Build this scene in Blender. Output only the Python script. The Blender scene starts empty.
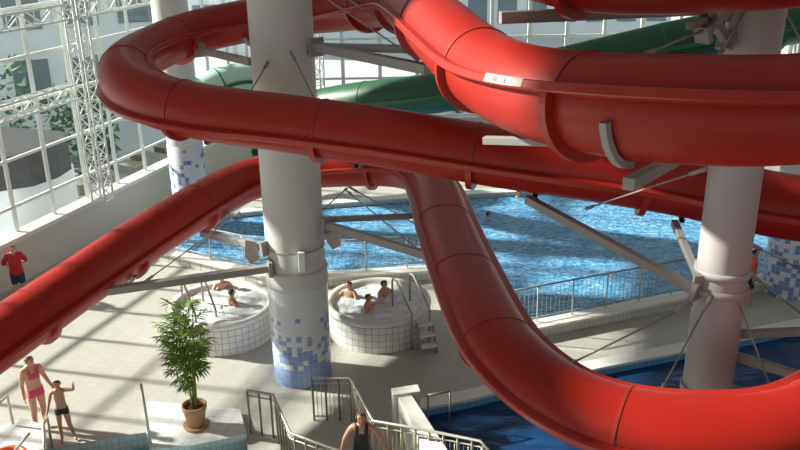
import bpy, bmesh, math, random
from mathutils import Vector, Matrix
random.seed(7)
C = bpy.context.scene.collection
PI = math.pi
V = Vector

# ------------------------------------------------------------------ object helpers
def tag(o, label=None, cat=None, group=None, kind=None):
    if label: o['label'] = label
    if cat: o['category'] = cat
    if group: o['group'] = group
    if kind: o['kind'] = kind
    return o

def empty(name, loc=(0, 0, 0), rz=0, label=None, cat=None, group=None, kind=None):
    o = bpy.data.objects.new(name, None); C.objects.link(o)
    o.location = loc; o.rotation_euler = (0, 0, rz); o.empty_display_size = .1
    return tag(o, label, cat, group, kind)

class MB:
    """collects geometry for one mesh"""
    def __init__(s): s.v = []; s.f = []; s.smooth = []
    def add(s, vs, fs, smooth=True):
        n = len(s.v); s.v += [tuple(v) for v in vs]
        for f in fs: s.f.append([i + n for i in f]); s.smooth.append(smooth)
        return s
    def box(s, x0, x1, y0, y1, z0, z1):
        vs = [(x, y, z) for z in (z0, z1) for y in (y0, y1) for x in (x0, x1)]
        return s.add(vs, [(0, 2, 3, 1), (4, 5, 7, 6), (0, 1, 5, 4), (2, 6, 7, 3), (0, 4, 6, 2), (1, 3, 7, 5)], False)
    def beam(s, a, b, w=.08, h=.08):
        a = V(a); b = V(b); t = (b - a).normalized()
        up = V((0, 0, 1)) if abs(t.z) < .95 else V((1, 0, 0))
        sd = t.cross(up).normalized(); u = sd.cross(t)
        vs = [p + sd * x * w / 2 + u * z * h / 2 for p in (a, b) for x, z in ((-1, -1), (1, -1), (1, 1), (-1, 1))]
        return s.add(vs, [(0, 1, 2, 3), (7, 6, 5, 4), (0, 4, 5, 1), (1, 5, 6, 2), (2, 6, 7, 3), (3, 7, 4, 0)], False)
    def tube(s, pts, r, seg=8, closed=False):
        pts = [V(p) for p in pts]; n = len(pts); rr = r if isinstance(r, (list, tuple)) else [r] * n
        vs = []; ref = None
        for i, p in enumerate(pts):
            t = (pts[min(i + 1, n - 1)] - pts[max(i - 1, 0)]).normalized()
            if ref is None: ref = V((0, 0, 1)) if abs(t.z) < .9 else V((1, 0, 0))
            sd = t.cross(ref).normalized(); ref = sd.cross(t).normalized()
            # widen at corners so the bar keeps its thickness
            for k in range(seg):
                a = 2 * PI * k / seg
                vs.append(p + (sd * math.cos(a) + ref * math.sin(a)) * rr[i])
        fs = [(i * seg + k, i * seg + (k + 1) % seg, (i + 1) * seg + (k + 1) % seg, (i + 1) * seg + k) for i in range(n - 1) for k in range(seg)]
        s.add(vs, fs)
        s.add(vs[:seg], [tuple(range(seg - 1, -1, -1))], False); s.add(vs[-seg:], [tuple(range(seg))], False)
        return s
    def lathe(s, prof, c=(0, 0, 0), seg=32, smooth=True):
        vs = [(c[0] + r * math.cos(2 * PI * k / seg), c[1] + r * math.sin(2 * PI * k / seg), c[2] + z) for r, z in prof for k in range(seg)]
        fs = [(i * seg + k, i * seg + (k + 1) % seg, (i + 1) * seg + (k + 1) % seg, (i + 1) * seg + k) for i in range(len(prof) - 1) for k in range(seg)]
        return s.add(vs, fs, smooth)
    def ball(s, c, rx, ry=None, rz=None, seg=12):
        ry = ry or rx; rz = rz or rx
        vs = []; m = seg // 2
        for i in range(m + 1):
            t = PI * i / m
            for k in range(seg):
                a = 2 * PI * k / seg
                vs.append((c[0] + rx * math.sin(t) * math.cos(a), c[1] + ry * math.sin(t) * math.sin(a), c[2] + rz * math.cos(t)))
        fs = [(i * seg + k, (i + 1) * seg + k, (i + 1) * seg + (k + 1) % seg, i * seg + (k + 1) % seg) for i in range(m) for k in range(seg)]
        return s.add(vs, fs)
    def prism(s, poly, z0, z1):
        n = len(poly)
        vs = [(p[0], p[1], z0) for p in poly] + [(p[0], p[1], z1) for p in poly]
        fs = [(i, (i + 1) % n, n + (i + 1) % n, n + i) for i in range(n)] + [tuple(range(n - 1, -1, -1)), tuple(range(n, 2 * n))]
        return s.add(vs, fs, False)
    def build(s, name, mat, parent=None, bevel=0, label=None, cat=None, group=None, kind=None, loc=None):
        me = bpy.data.meshes.new(name); me.from_pydata(s.v, [], s.f); me.update()
        bm = bmesh.new(); bm.from_mesh(me); bmesh.ops.remove_doubles(bm, verts=bm.verts, dist=1e-5)
        bmesh.ops.recalc_face_normals(bm, faces=bm.faces) if bevel != -1 else None
        bm.to_mesh(me); bm.free()
        if len(me.polygons) == len(s.smooth):
            me.polygons.foreach_set('use_smooth', s.smooth)
        else:
            me.polygons.foreach_set('use_smooth', [bool(s.smooth[0])] * len(me.polygons))
        me.materials.append(mat)
        o = bpy.data.objects.new(name, me); C.objects.link(o)
        if parent: o.parent = parent
        if loc: o.location = loc
        if bevel > 0:
            m = o.modifiers.new('bevel', 'BEVEL'); m.width = bevel; m.segments = 2; m.limit_method = 'ANGLE'
        return tag(o, label, cat, group, kind)

# ------------------------------------------------------------------ materials
MATS = {}
def mat(name, col, rough=.5, metal=0, noise=0, nscale=8, bump=0, coat=0, spec=.5, trans=0):
    m = bpy.data.materials.new(name); m.use_nodes = True; nt = m.node_tree
    b = nt.nodes['Principled BSDF']
    b.inputs['Base Color'].default_value = (*col, 1); b.inputs['Roughness'].default_value = rough
    b.inputs['Metallic'].default_value = metal; b.inputs['Coat Weight'].default_value = coat; b.inputs['Coat Roughness'].default_value = .12
    b.inputs['Specular IOR Level'].default_value = spec
    tc = nt.nodes.new('ShaderNodeTexCoord'); nz = nt.nodes.new('ShaderNodeTexNoise')
    nz.inputs['Scale'].default_value = nscale; nz.inputs['Detail'].default_value = 4
    nt.links.new(tc.outputs['Object'], nz.inputs['Vector'])
    if noise:
        mx = nt.nodes.new('ShaderNodeMix'); mx.data_type = 'RGBA'
        mx.inputs[6].default_value = (*[c * (1 - noise) for c in col], 1); mx.inputs[7].default_value = (*[min(1, c * (1 + noise)) for c in col], 1)
        nt.links.new(nz.outputs['Fac'], mx.inputs[0]); nt.links.new(mx.outputs[2], b.inputs['Base Color'])
    if bump:
        bp = nt.nodes.new('ShaderNodeBump'); bp.inputs['Strength'].default_value = bump; bp.inputs['Distance'].default_value = .05
        nt.links.new(nz.outputs['Fac'], bp.inputs['Height']); nt.links.new(bp.outputs[0], b.inputs['Normal'])
    MATS[name] = m
    return m

def tile_mat(name, col, grout, size, mode='xy', radius=1, rough=.35, rot=0, mortar=.012, var=.06, size2=None):
    """square tiles; mode xy for floors, wall for flat uprights, cyl for round uprights"""
    m = mat(name, col, rough); nt = m.node_tree; b = nt.nodes['Principled BSDF']
    tc = nt.nodes.new('ShaderNodeTexCoord'); br = nt.nodes.new('ShaderNodeTexBrick')
    br.offset = 0; br.inputs['Scale'].default_value = 1; br.inputs['Mortar Size'].default_value = mortar
    br.inputs['Brick Width'].default_value = size; br.inputs['Row Height'].default_value = size2 or size
    br.inputs['Mortar Smooth'].default_value = .3
    br.inputs['Color1'].default_value = (*[c * (1 - var) for c in col], 1); br.inputs['Color2'].default_value = (*[min(1, c * (1 + var)) for c in col], 1)
    br.inputs['Mortar'].default_value = (*grout, 1)
    if mode == 'xy':
        mp = nt.nodes.new('ShaderNodeMapping'); mp.inputs['Rotation'].default_value = (0, 0, rot)
        nt.links.new(tc.outputs['Object'], mp.inputs[0]); src = mp.outputs[0]
    else:
        sx = nt.nodes.new('ShaderNodeSeparateXYZ'); cb = nt.nodes.new('ShaderNodeCombineXYZ')
        nt.links.new(tc.outputs['Object'], sx.inputs[0])
        if mode == 'cyl':
            at = nt.nodes.new('ShaderNodeMath'); at.operation = 'ARCTAN2'
            nt.links.new(sx.outputs[1], at.inputs[0]); nt.links.new(sx.outputs[0], at.inputs[1])
            ml = nt.nodes.new('ShaderNodeMath'); ml.operation = 'MULTIPLY'; ml.inputs[1].default_value = radius
            nt.links.new(at.outputs[0], ml.inputs[0]); nt.links.new(ml.outputs[0], cb.inputs[0])
        else:
            ad = nt.nodes.new('ShaderNodeMath'); ad.operation = 'ADD'
            nt.links.new(sx.outputs[0], ad.inputs[0]); nt.links.new(sx.outputs[1], ad.inputs[1]); nt.links.new(ad.outputs[0], cb.inputs[0])
        nt.links.new(sx.outputs[2], cb.inputs[1]); src = cb.outputs[0]
    nt.links.new(src, br.inputs['Vector']); nt.links.new(br.outputs['Color'], b.inputs['Base Color'])
    return m

def mosaic_mat(name, radius, size, top, dens=1.05, low=(.20, .31, .60), high=(.70, .73, .76)):
    """white tiles sprinkled with blue ones, more of them lower down"""
    m = mat(name, high, .3); nt = m.node_tree; b = nt.nodes['Principled BSDF']; N = nt.nodes.new; L = nt.links.new
    tc = N('ShaderNodeTexCoord'); sx = N('ShaderNodeSeparateXYZ'); L(tc.outputs['Object'], sx.inputs[0])
    def M(op, a, bb=None):
        n = N('ShaderNodeMath'); n.operation = op
        for i, v in enumerate((a, bb)):
            if v is None: continue
            if isinstance(v, (int, float)): n.inputs[i].default_value = v
            else: L(v, n.inputs[i])
        return n.outputs[0]
    u = M('DIVIDE', M('MULTIPLY', M('ARCTAN2', sx.outputs[1], sx.outputs[0]), radius), size)
    w = M('DIVIDE', sx.outputs[2], size)
    cb = N('ShaderNodeCombineXYZ'); L(M('FLOOR', u), cb.inputs[0]); L(M('FLOOR', w), cb.inputs[1])
    wn = N('ShaderNodeTexWhiteNoise'); wn.noise_dimensions = '3D'; L(cb.outputs[0], wn.inputs['Vector'])
    thr = M('MAXIMUM', M('SUBTRACT', 1, M('DIVIDE', sx.outputs[2], top)), 0)
    blue = M('LESS_THAN', wn.outputs['Value'], M('MULTIPLY', thr, dens))
    grout = M('MAXIMUM', M('LESS_THAN', M('FRACT', u), .08), M('LESS_THAN', M('FRACT', w), .08))
    mx = N('ShaderNodeMix'); mx.data_type = 'RGBA'; mx.inputs[6].default_value = (*high, 1)
    mb = N('ShaderNodeMix'); mb.data_type = 'RGBA'; mb.inputs[6].default_value = (*low, 1); mb.inputs[7].default_value = (.30, .42, .70, 1)
    L(wn.outputs['Color'], mb.inputs[0]); L(mb.outputs[2], mx.inputs[7]); L(blue, mx.inputs[0])
    mg = N('ShaderNodeMix'); mg.data_type = 'RGBA'; mg.inputs[7].default_value = (.60, .63, .68, 1)
    L(M('MULTIPLY', grout, .6), mg.inputs[0]); L(mx.outputs[2], mg.inputs[6]); L(mg.outputs[2], b.inputs['Base Color'])
    return m

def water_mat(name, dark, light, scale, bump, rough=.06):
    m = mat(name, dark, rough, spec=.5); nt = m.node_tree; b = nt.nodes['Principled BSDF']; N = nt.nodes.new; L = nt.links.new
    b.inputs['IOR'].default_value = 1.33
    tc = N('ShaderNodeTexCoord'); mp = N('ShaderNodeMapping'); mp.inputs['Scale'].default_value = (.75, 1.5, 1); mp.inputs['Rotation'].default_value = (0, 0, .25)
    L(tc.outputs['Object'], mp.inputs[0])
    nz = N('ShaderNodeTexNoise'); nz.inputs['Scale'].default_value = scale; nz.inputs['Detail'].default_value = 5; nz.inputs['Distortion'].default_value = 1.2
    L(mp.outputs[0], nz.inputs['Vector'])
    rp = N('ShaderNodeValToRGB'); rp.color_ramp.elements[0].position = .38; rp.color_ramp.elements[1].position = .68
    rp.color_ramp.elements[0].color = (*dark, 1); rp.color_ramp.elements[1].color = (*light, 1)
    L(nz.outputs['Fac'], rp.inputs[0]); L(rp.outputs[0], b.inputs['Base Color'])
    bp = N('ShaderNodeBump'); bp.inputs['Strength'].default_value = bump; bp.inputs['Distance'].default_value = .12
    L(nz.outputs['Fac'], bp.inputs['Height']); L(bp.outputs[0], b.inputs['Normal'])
    return m

def glass_mat(name, tint=(.88, .95, .95), fac=.12):
    m = bpy.data.materials.new(name); m.use_nodes = True; nt = m.node_tree
    for n in list(nt.nodes):
        if n.type != 'OUTPUT_MATERIAL': nt.nodes.remove(n)
    out = [n for n in nt.nodes][0]; N = nt.nodes.new; L = nt.links.new
    t = N('ShaderNodeBsdfTransparent'); t.inputs[0].default_value = (*tint, 1)
    g = N('ShaderNodeBsdfGlossy'); g.inputs['Roughness'].default_value = .02; mx = N('ShaderNodeMixShader')
    lw = N('ShaderNodeLayerWeight'); lw.inputs[0].default_value = fac
    L(lw.outputs['Fresnel'], mx.inputs[0]); L(t.outputs[0], mx.inputs[1]); L(g.outputs[0], mx.inputs[2]); L(mx.outputs[0], out.inputs[0])
    return m

RED = mat('red_fibreglass', (.36, .0135, .0055), .45, noise=.06, nscale=1.5, coat=.06, spec=.35)
REDF = mat('red_flange', (.40, .017, .008), .42, noise=.06, nscale=4, coat=.2)
REDJ = mat('red_joint', (.30, .022, .016), .5)
GREEN = mat('green_fibreglass', (.012, .085, .036), .45, noise=.1, nscale=2, coat=.1)
PALEG = mat('pale_translucent_green', (.55, .78, .68), .3, coat=.3)
GREENR = mat('green_ring', (.02, .14, .05), .4)
WHITE = mat('white_paint', (.64, .625, .595), .55, noise=.03, nscale=2)
WALLC = mat('grey_wall_paint', (.38, .37, .35), .7, noise=.03)
WSTEEL = mat('white_steel', (.78, .80, .78), .45, noise=.03)
GREYST = mat('grey_steel', (.33, .31, .295), .5, noise=.1, nscale=6)
COLR = mat('grey_column_paint', (.44, .40, .40), .5, noise=.04, nscale=3)
STEEL = mat('brushed_steel', (.60, .57, .50), .32, metal=.35)
DARKST = mat('dark_steel', (.27, .235, .16), .45, metal=.3)
RODM = mat('rod_steel', (.30, .28, .27), .4, metal=.5)
DECK = tile_mat('deck_tiles', (.475, .46, .415), (.40, .385, .345), .20, 'xy', rot=.26, mortar=.006, var=.04, rough=.5)
PLINTHT = tile_mat('plinth_tiles', (.74, .76, .76), (.52, .56, .58), .25, 'xy', rot=.08, mortar=.008)
KERBT = tile_mat('kerb_tiles', (.62, .62, .58), (.40, .41, .40), .16, 'wall', mortar=.012)
PALEBLUE = tile_mat('pale_blue_tiles', (.58, .65, .65), (.38, .44, .46), .15, 'wall', mortar=.01)
TUBT = tile_mat('tub_tiles', (.74, .73, .69), (.42, .42, .42), .165, 'cyl', radius=1.28, mortar=.012, size2=.165)
COLT = mosaic_mat('column_mosaic', .645, .115, 1.75)
FARM = mosaic_mat('far_column_mosaic', .6, .13, 3.4, .6, low=(.13, .2, .46), high=(.70, .75, .82))
COPING = mat('white_coping', (.76, .75, .70), .45, noise=.04)
WATER = water_mat('pool_water', (.02, .22, .52), (.34, .66, .88), 6, .6)
SHADEDW = water_mat('shaded_water', (.008, .035, .11), (.016, .075, .20), 1.2, .5)  # same pool water, with the shade under the slides put into its colour
TEAL = water_mat('shallow_water', (.20, .42, .50), (.35, .58, .64), 1.2, .3)
FOAM = mat('bubbling_water', (.74, .80, .82), .25, noise=.12, nscale=6, bump=.6)
BASIN = tile_mat('basin_tiles', (.12, .35, .60), (.3, .5, .65), .2, 'wall')
GLASS = glass_mat('window_glass')
SKIN = mat('skin', (.62, .36, .25), .5, noise=.05)
SKIN2 = mat('tanned_skin', (.50, .27, .17), .5, noise=.05)
HAIRD = mat('dark_hair', (.03, .018, .012), .5, noise=.2, nscale=40)
HAIRB = mat('brown_hair', (.10, .05, .025), .5, noise=.2, nscale=40)
PINK = mat('pink_cloth', (.62, .06, .16), .7)
REDC = mat('red_cloth', (.48, .02, .03), .8)
NAVY = mat('navy_cloth', (.02, .025, .07), .7)
BLACKC = mat('black_cloth', (.012, .012, .018), .5)
EYE = mat('eye', (.02, .015, .012), .2)
LIPS = mat('lips', (.45, .14, .12), .5)
LEAF = mat('leaf', (.27, .42, .08), .45, noise=.45, nscale=5)
BARK = mat('green_stem', (.22, .25, .07), .6)
TERRA = mat('terracotta', (.50, .30, .15), .7, noise=.12, nscale=6)
SOIL = mat('soil', (.10, .05, .03), .95, noise=.3, nscale=30)
OUTG = mat('outdoor_paving', (.50, .52, .52), .8, noise=.1, nscale=.5)
PALEB = mat('pale_render', (.78, .80, .82), .8, noise=.08, nscale=.6)
GREYB = mat('grey_render', (.66, .72, .76), .8, noise=.12, nscale=.6)
DARKR = mat('dark_roof', (.05, .05, .055), .7)
WIND = mat('dark_window_glass', (.16, .21, .25), .15)
SHRUB = mat('shrub_leaf', (.10, .20, .10), .6, noise=.4, nscale=3)
ORANGE = mat('orange_plastic', (.80, .16, .05), .4)
PALEP = mat('pale_patch', (.55, .43, .40), .5)
MARKD = mat('dark_mark', (.25, .10, .10), .5)
PLATE = mat('weathered_plate', (.46, .38, .32), .6, noise=.2, nscale=10)
WOOD = mat('weathered_slats', (.34, .30, .25), .7, noise=.2)
EXITG = mat('green_sign', (.02, .25, .10), .5)

# ------------------------------------------------------------------ camera and light
cam = bpy.data.cameras.new('camera'); co = bpy.data.objects.new('camera', cam); C.objects.link(co)
cam.sensor_width = 36; cam.lens = 36 * 850 / 800; cam.clip_end = 500
th = math.radians(21); ro = math.radians(.94)
R = V((1, 0, 0)); U = V((0, math.sin(th), math.cos(th))); F = V((0, math.cos(th), -math.sin(th)))
R2 = math.cos(ro) * R - math.sin(ro) * U; U2 = math.cos(ro) * U + math.sin(ro) * R
co.matrix_world = Matrix(((R2.x, U2.x, -F.x, 0), (R2.y, U2.y, -F.y, 0), (R2.z, U2.z, -F.z, 10), (0, 0, 0, 1)))
bpy.context.scene.camera = co
sun = bpy.data.lights.new('sun', 'SUN'); sun.energy = 10.0; sun.angle = .03; sun.color = (1, .93, .82)
so = bpy.data.objects.new('sun', sun); C.objects.link(so); so.location = (-20, 14, 20)
SUN = V((.86, -.20, -.47)).normalized()
so.rotation_euler = SUN.to_track_quat('-Z', 'Y').to_euler()
w = bpy.data.worlds.new('sky'); bpy.context.scene.world = w; w.use_nodes = True
bg = w.node_tree.nodes['Background']; bg.inputs[0].default_value = (.86, .93, 1, 1); bg.inputs[1].default_value = .68
vs_ = bpy.context.scene.view_settings
vs_.view_transform = 'Standard'; vs_.look = 'None'; vs_.gamma = 1; vs_.exposure = .22
vs_.use_curve_mapping = False

# ------------------------------------------------------------------ setting
def fx(y): return -11.25 + .36 * (y - 21)          # line of the glazed side wall
BIGPOOL = [(-7.62, 24.00, 0.30), (-3.76, 21.87, 0.30), (-2.12, 21.70, 0.30), (1.34, 22.12, 0.30), (2.38, 18.28, 0.30), (7.89, 20.30, 0.30), (9.76, 21.03, 0.30), (13.97, 21.74, 0.30), (17.60, 28.29, 0.30), (4.96, 28.39, 0.30), (2.82, 28.17, 0.30), (0.01, 27.78, 0.30), (-2.71, 27.30, 0.30), (-7.66, 25.98, 0.30)]
NEARPOOL = [(0.37, 15.19, 0.00), (1.42, 15.50, 0.00), (4.46, 16.71, 0.00), (6.78, 17.45, 0.00), (9.77, 18.49, 0.00), (15.60, 19.88, 0.00), (14, 8.5, 0), (1.5, 8.5, 0), (0.48, 12.93, 0.00)]
FRONTPOOL = [(-7.02, 14.07, 0.00), (-5.21, 14.59, 0.00), (-4.97, 14.02, 0.00), (-4.24, 14.06, 0.00), (-3.16, 14.43, 0.00), (-2.82, 13.01, 0.00), (-6.56, 12.54, 0.00)]

def floor_with_holes():
    bm = bmesh.new()
    def loop(pts, z=0):
        vs = [bm.verts.new((p[0], p[1], z)) for p in pts]
        for i in range(len(vs)): bm.edges.new((vs[i], vs[(i + 1) % len(vs)]))
    loop([(fx(-8), -8), (18, -8), (18, 39), (fx(39), 39)])
    for h in (BIGPOOL, NEARPOOL, FRONTPOOL): loop(h)
    bmesh.ops.triangle_fill(bm, use_beauty=True, use_dissolve=False, edges=bm.edges[:], normal=(0, 0, 1))
    me = bpy.data.meshes.new('floor'); bm.to_mesh(me); bm.free(); me.materials.append(DECK)
    o = bpy.data.objects.new('floor', me); C.objects.link(o); tag(o, kind='structure')
floor_with_holes()

def basin(poly, ztop, depth, m, name):
    b = MB(); n = len(poly)
    vs = [(p[0], p[1], ztop) for p in poly] + [(p[0], p[1], -depth) for p in poly]
    b.add(vs, [(i, (i + 1) % n, n + (i + 1) % n, n + i) for i in range(n)] + [tuple(range(n, 2 * n))], False)
    return b.build(name, m, kind='structure')
basin(BIGPOOL, 0, 1.4, BASIN, 'pool_basin'); basin(NEARPOOL, 0, 1.6, BASIN, 'landing_pool_basin'); basin(FRONTPOOL, 0, .9, PALEBLUE, 'front_pool_basin')
def sheet(poly, z, name, m, label, cat):
    b = MB(); b.add([(p[0], p[1], z) for p in poly], [tuple(range(len(poly)))], False)
    return b.build(name, m, label=label, cat=cat, kind='stuff')
sheet(BIGPOOL, .16, 'pool_water', WATER, 'rippling bright blue water of the large pool behind the columns', 'water')
sheet(NEARPOOL, -.15, 'landing_pool_water', SHADEDW, 'dark navy water of the landing pool under the red slide', 'water')
sheet(FRONTPOOL, -.35, 'front_pool_water', TEAL, 'pale teal water of the small pool in front of the plant platform', 'water')

def ring_wall(poly, w, z0, z1, mname, m, closed=True, out=1):
    """kerb that follows a pool edge"""
    b = MB(); n = len(poly); off = []
    for i in range(n):
        p = V(poly[i][:2]); a = V(poly[i - 1][:2]); c = V(poly[(i + 1) % n][:2])
        t1 = (p - a).normalized(); t2 = (c - p).normalized(); nn = V((t1.y + t2.y, -t1.x - t2.x)).normalized()
        k = 1 / max(.4, nn.dot(V((t1.y, -t1.x))))
        off.append(p + nn * w * k * out)
    for i in range(n):
        j = (i + 1) % n
        q = [V(poly[i][:2]), V(poly[j][:2]), off[j], off[i]]
        b.prism([(v.x, v.y) for v in q], z0, z1)
    return b.build(mname, m, kind='structure')
area = sum(BIGPOOL[i][0] * BIGPOOL[(i + 1) % 14][1] - BIGPOOL[(i + 1) % 14][0] * BIGPOOL[i][1] for i in range(14))
SG = 1 if area > 0 else -1
ring_wall(BIGPOOL, .35, 0, .27, 'trim_1', KERBT, out=SG)
ring_wall(BIGPOOL, .42, .27, .32, 'trim_2', COPING, out=SG)
area2 = sum(NEARPOOL[i][0] * NEARPOOL[(i + 1) % 9][1] - NEARPOOL[(i + 1) % 9][0] * NEARPOOL[i][1] for i in range(9))
ring_wall(NEARPOOL, .38, 0, .06, 'trim_3', COPING, out=1 if area2 > 0 else -1)

# ---- left glazed wall
def fp(y, z, off=0): return V((fx(y) + off * .941, y - off * .339, z))
wl = MB(); wl.beam(fp(-8, .65), fp(39, .65), .25, 1.3)
wl.build('wall_left', WHITE, kind='structure')
wl = MB()
for y0, y1, z0, z1 in ((-8, 27, 9, 13.1), (-8, 39, 17.1, 20), (-8, 12, 13.1, 17.1), (14.1, 16.2, 13.1, 14.6), (16.2, 27, 13.1, 17.1)):
    wl.beam(fp(y0, (z0 + z1) / 2), fp(y1, (z0 + z1) / 2), .3, z1 - z0)
wl.build('wall_left_sun_mask', WHITE, kind='structure')  # unseen wall added to block the sun, gaps shaped to throw sun patches
sl = MB(); sl.beam(fp(-8, 1.36, .1), fp(39, 1.36, .1), .5, .12); sl.build('trim_4', COPING, kind='structure')
MULL = [-1.8 + 1.42 * i for i in range(29)]
win = empty('window_1', fp(22, 1.42), kind='structure')
def wpart(b, name, m):
    o = b.build(name, m); o.parent = win; o.matrix_parent_inverse = Matrix.Translation(-win.location); return o
for y in MULL: wpart(MB().beam(fp(y, 1.4), fp(y, 9), .09, .10), 'mullion', WSTEEL)
for z in (2.15, 3.45, 4.85, 6.1, 7.4): wpart(MB().beam(fp(-2, z), fp(39, z), .07, .08), 'transom', WSTEEL)
wpart(MB().add([fp(-2, 1.4), fp(39, 1.4), fp(39, 9), fp(-2, 9)], [(0, 1, 2, 3)], False), 'pane', GLASS)
cl = empty('sun_patch_opening', fp(14, 13.1), kind='structure')  # unseen opening added so sun patches fall on the red tubes and grey column
o = MB().add([fp(12, 13.1), fp(16.2, 13.1), fp(16.2, 17.1), fp(12, 17.1)], [(0, 1, 2, 3)], False).build('pane', GLASS); o.parent = cl; o.matrix_parent_inverse = Matrix.Translation(-cl.location)

up_ = empty('pool_sun_opening', fp(32, 9), kind='structure')  # unseen glazing added so the sun reaches the blue pool
def w4(b, name, m):
    o = b.build(name, m); o.parent = up_; o.matrix_parent_inverse = Matrix.Translation(-up_.location)
w4(MB().add([fp(27, 9), fp(39, 9), fp(39, 17.1), fp(27, 17.1)], [(0, 1, 2, 3)], False), 'pane', GLASS)
for y in MULL:
    if y > 27: w4(MB().beam(fp(y, 9), fp(y, 17.1), .09, .10), 'mullion', WSTEEL)
for z in (11, 13, 15): w4(MB().beam(fp(27, z), fp(39, z), .07, .08), 'transom', WSTEEL)

# ---- far glazed wall
YF = 39
win3 = empty('window_3', (0, YF, .4), kind='structure')
def w3(b, name, m):
    o = b.build(name, m); o.parent = win3; o.matrix_parent_inverse = Matrix.Translation(-win3.location); return o
for i in range(20): w3(MB().beam((-4.2 + 1.7 * i, YF, .4), (-4.2 + 1.7 * i, YF, 11), .14, .16), 'mullion', WSTEEL)
for z in (.5, 2.3, 4.1, 5.9, 7.7, 9.5): w3(MB().beam((-6, YF, z), (28, YF, z), .08, .10), 'transom', WSTEEL)
w3(MB().add([(-6, YF, .4), (28, YF, .4), (28, YF, 11), (-6, YF, 11)], [(0, 1, 2, 3)], False), 'pane', GLASS)
MB().box(-6, 28, YF - .15, YF + .15, 0, .4).build('wall_far', WHITE, kind='structure')
MB().box(-6, 28, YF - .15, YF + .15, 11, 18.5).build('wall_far_upper', WHITE, kind='structure')
MB().box(18, 18.3, -8, YF, 0, 18.5).build('added_wall_right', WALLC, kind='structure')  # unseen wall added to cut the sky light from the right
b = MB(); b.beam((fx(-8), -8, .75), (18, -8, .75), .3, 1.5); b.beam((fx(-8), -8, 13), (18, -8, 13), .3, 11); b.build('added_wall_back', WALLC, kind='structure')  # unseen wall added to keep the near tube's underside dark
b = MB()
for i in range(10):
    y0, y1 = -8 + 4.7 * i, min(-8 + 4.7 * i + 3.9, YF); b.prism([(fx(y0), y0), (18, y0), (18, y1), (fx(y1), y1)], 17.2, 17.5)
b.build('added_ceiling', WALLC, kind='structure')  # unseen slotted roof added to lower the ambient light

# ---- outdoors beyond the glass
MB().add([(-90, -10, -.12), (fx(-10) - .2, -10, -.12), (fx(39.4) - .2, 39.4, -.12), (60, 39.4, -.12), (60, 130, -.12), (-90, 130, -.12)], [(0, 1, 2, 3, 4, 5)], False).build('outdoor_ground', OUTG, kind='structure')
def building(x, y, wd, dp, h, rz, m, label, nx, nz, roofm=DARKR):
    e = empty('building', (x, y, -.12), rz, label, 'building', 'buildings outside the glass')
    MB().box(-wd / 2, wd / 2, -dp / 2, dp / 2, 0, h).build('wall', m, e)
    MB().box(-wd / 2 - .3, wd / 2 + .3, -dp / 2 - .3, dp / 2 + .3, h, h + .35).build('roof', roofm, e)
    for i in range(nx):
        for k in range(nz):
            cx = -wd / 2 + wd * (i + .5) / nx; cz = .6 + (h - .6) * (k + .5) / nz
            ww = wd / nx * .32; hh = (h - .6) / nz * .30
            MB().box(cx - ww, cx + ww, -dp / 2 - .06, -dp / 2 + .02, cz - hh, cz + hh).build('window', WIND, e)
building(-19.5, 42, 15, 6, 11, .42, GREYB, 'pale building seen through the glass left of the lattice post', 6, 3, GREYB)
building(-9, 66, 18, 8, 11, .15, GREYB, 'grey building seen through the far glass behind the white column', 7, 3, GREYB)
building(12, 70, 18, 8, 12, -.05, PALEB, 'pale building seen through the far glass above the near red tube', 8, 4, GREYB)
# low dark roofed annexe and terrace just outside
e = empty('annexe', (-14.0, 28.2, -.12), -.3, 'low dark flat roofed annexe on a pale base outside the left glass', 'building')
MB().box(-4, 2.0, -1.6, 1.6, 0, 1.5).build('base', PALEB, e)
b = MB(); b.prism([(-4.2, -1.8), (1.6, -1.8), (2.4, -1.0), (2.6, 0), (2.4, 1.0), (1.6, 1.8), (-4.2, 1.8)], 1.5, 2.6); b.build('roof', DARKR, e)
for i in range(7):
    x = -12.4 + .7 * i; y = 30.5 + 1.1 * i
    l = empty('terrace_bench', (x, y, -.12), -.5, None, 'bench', 'slatted benches outside the glass')
    l['label'] = 'weathered slatted bench on the terrace outside the left glass'
    b = MB()
    for k in range(5): b.box(-.9, .9, -.3 + k * .13, -.2 + k * .13, .42, .46)
    b.build('seat', WOOD, l)
    for sx in (-.75, .75): MB().box(sx - .04, sx + .04, -.28, .3, 0, .42).build('leg', DARKST, l)
def shrub(x, y, h, label):
    b = MB()
    rnd = random.Random(int(x * 10))
    for k in range(520):
        a = rnd.uniform(0, 2 * PI); t = rnd.random() ** .5 * h * .45; z = rnd.uniform(.1, 1) * h
        p = V((math.cos(a) * t, math.sin(a) * t, z)); d = V((rnd.uniform(-1, 1), rnd.uniform(-1, 1), rnd.uniform(-.3, 1))).normalized() * .42
        s_ = d.cross(V((0, 0, 1))).normalized() * .13
        b.add([p - s_, p + s_, p + d], [(0, 1, 2)], False)
    e = empty('shrub', (x, y, -.12), 0, label, 'shrub', 'shrubs outside the left glass')
    b.build('foliage', SHRUB, e, bevel=-1); MB().tube([(0, 0, 0), (0, 0, h * .7)], .06, 6).build('stem', BARK, e)
for x, y, h in ((-19.3, 32.5, 4.6), (-16.2, 33.0, 4.4), (-13.0, 34.0, 3.2)):
    shrub(x, y, h, 'leafy green shrub seen through the left glass, %s' % ('nearest of three' if y == 32.5 else 'middle of three' if y == 33.0 else 'farthest and lowest of three'))

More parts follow.
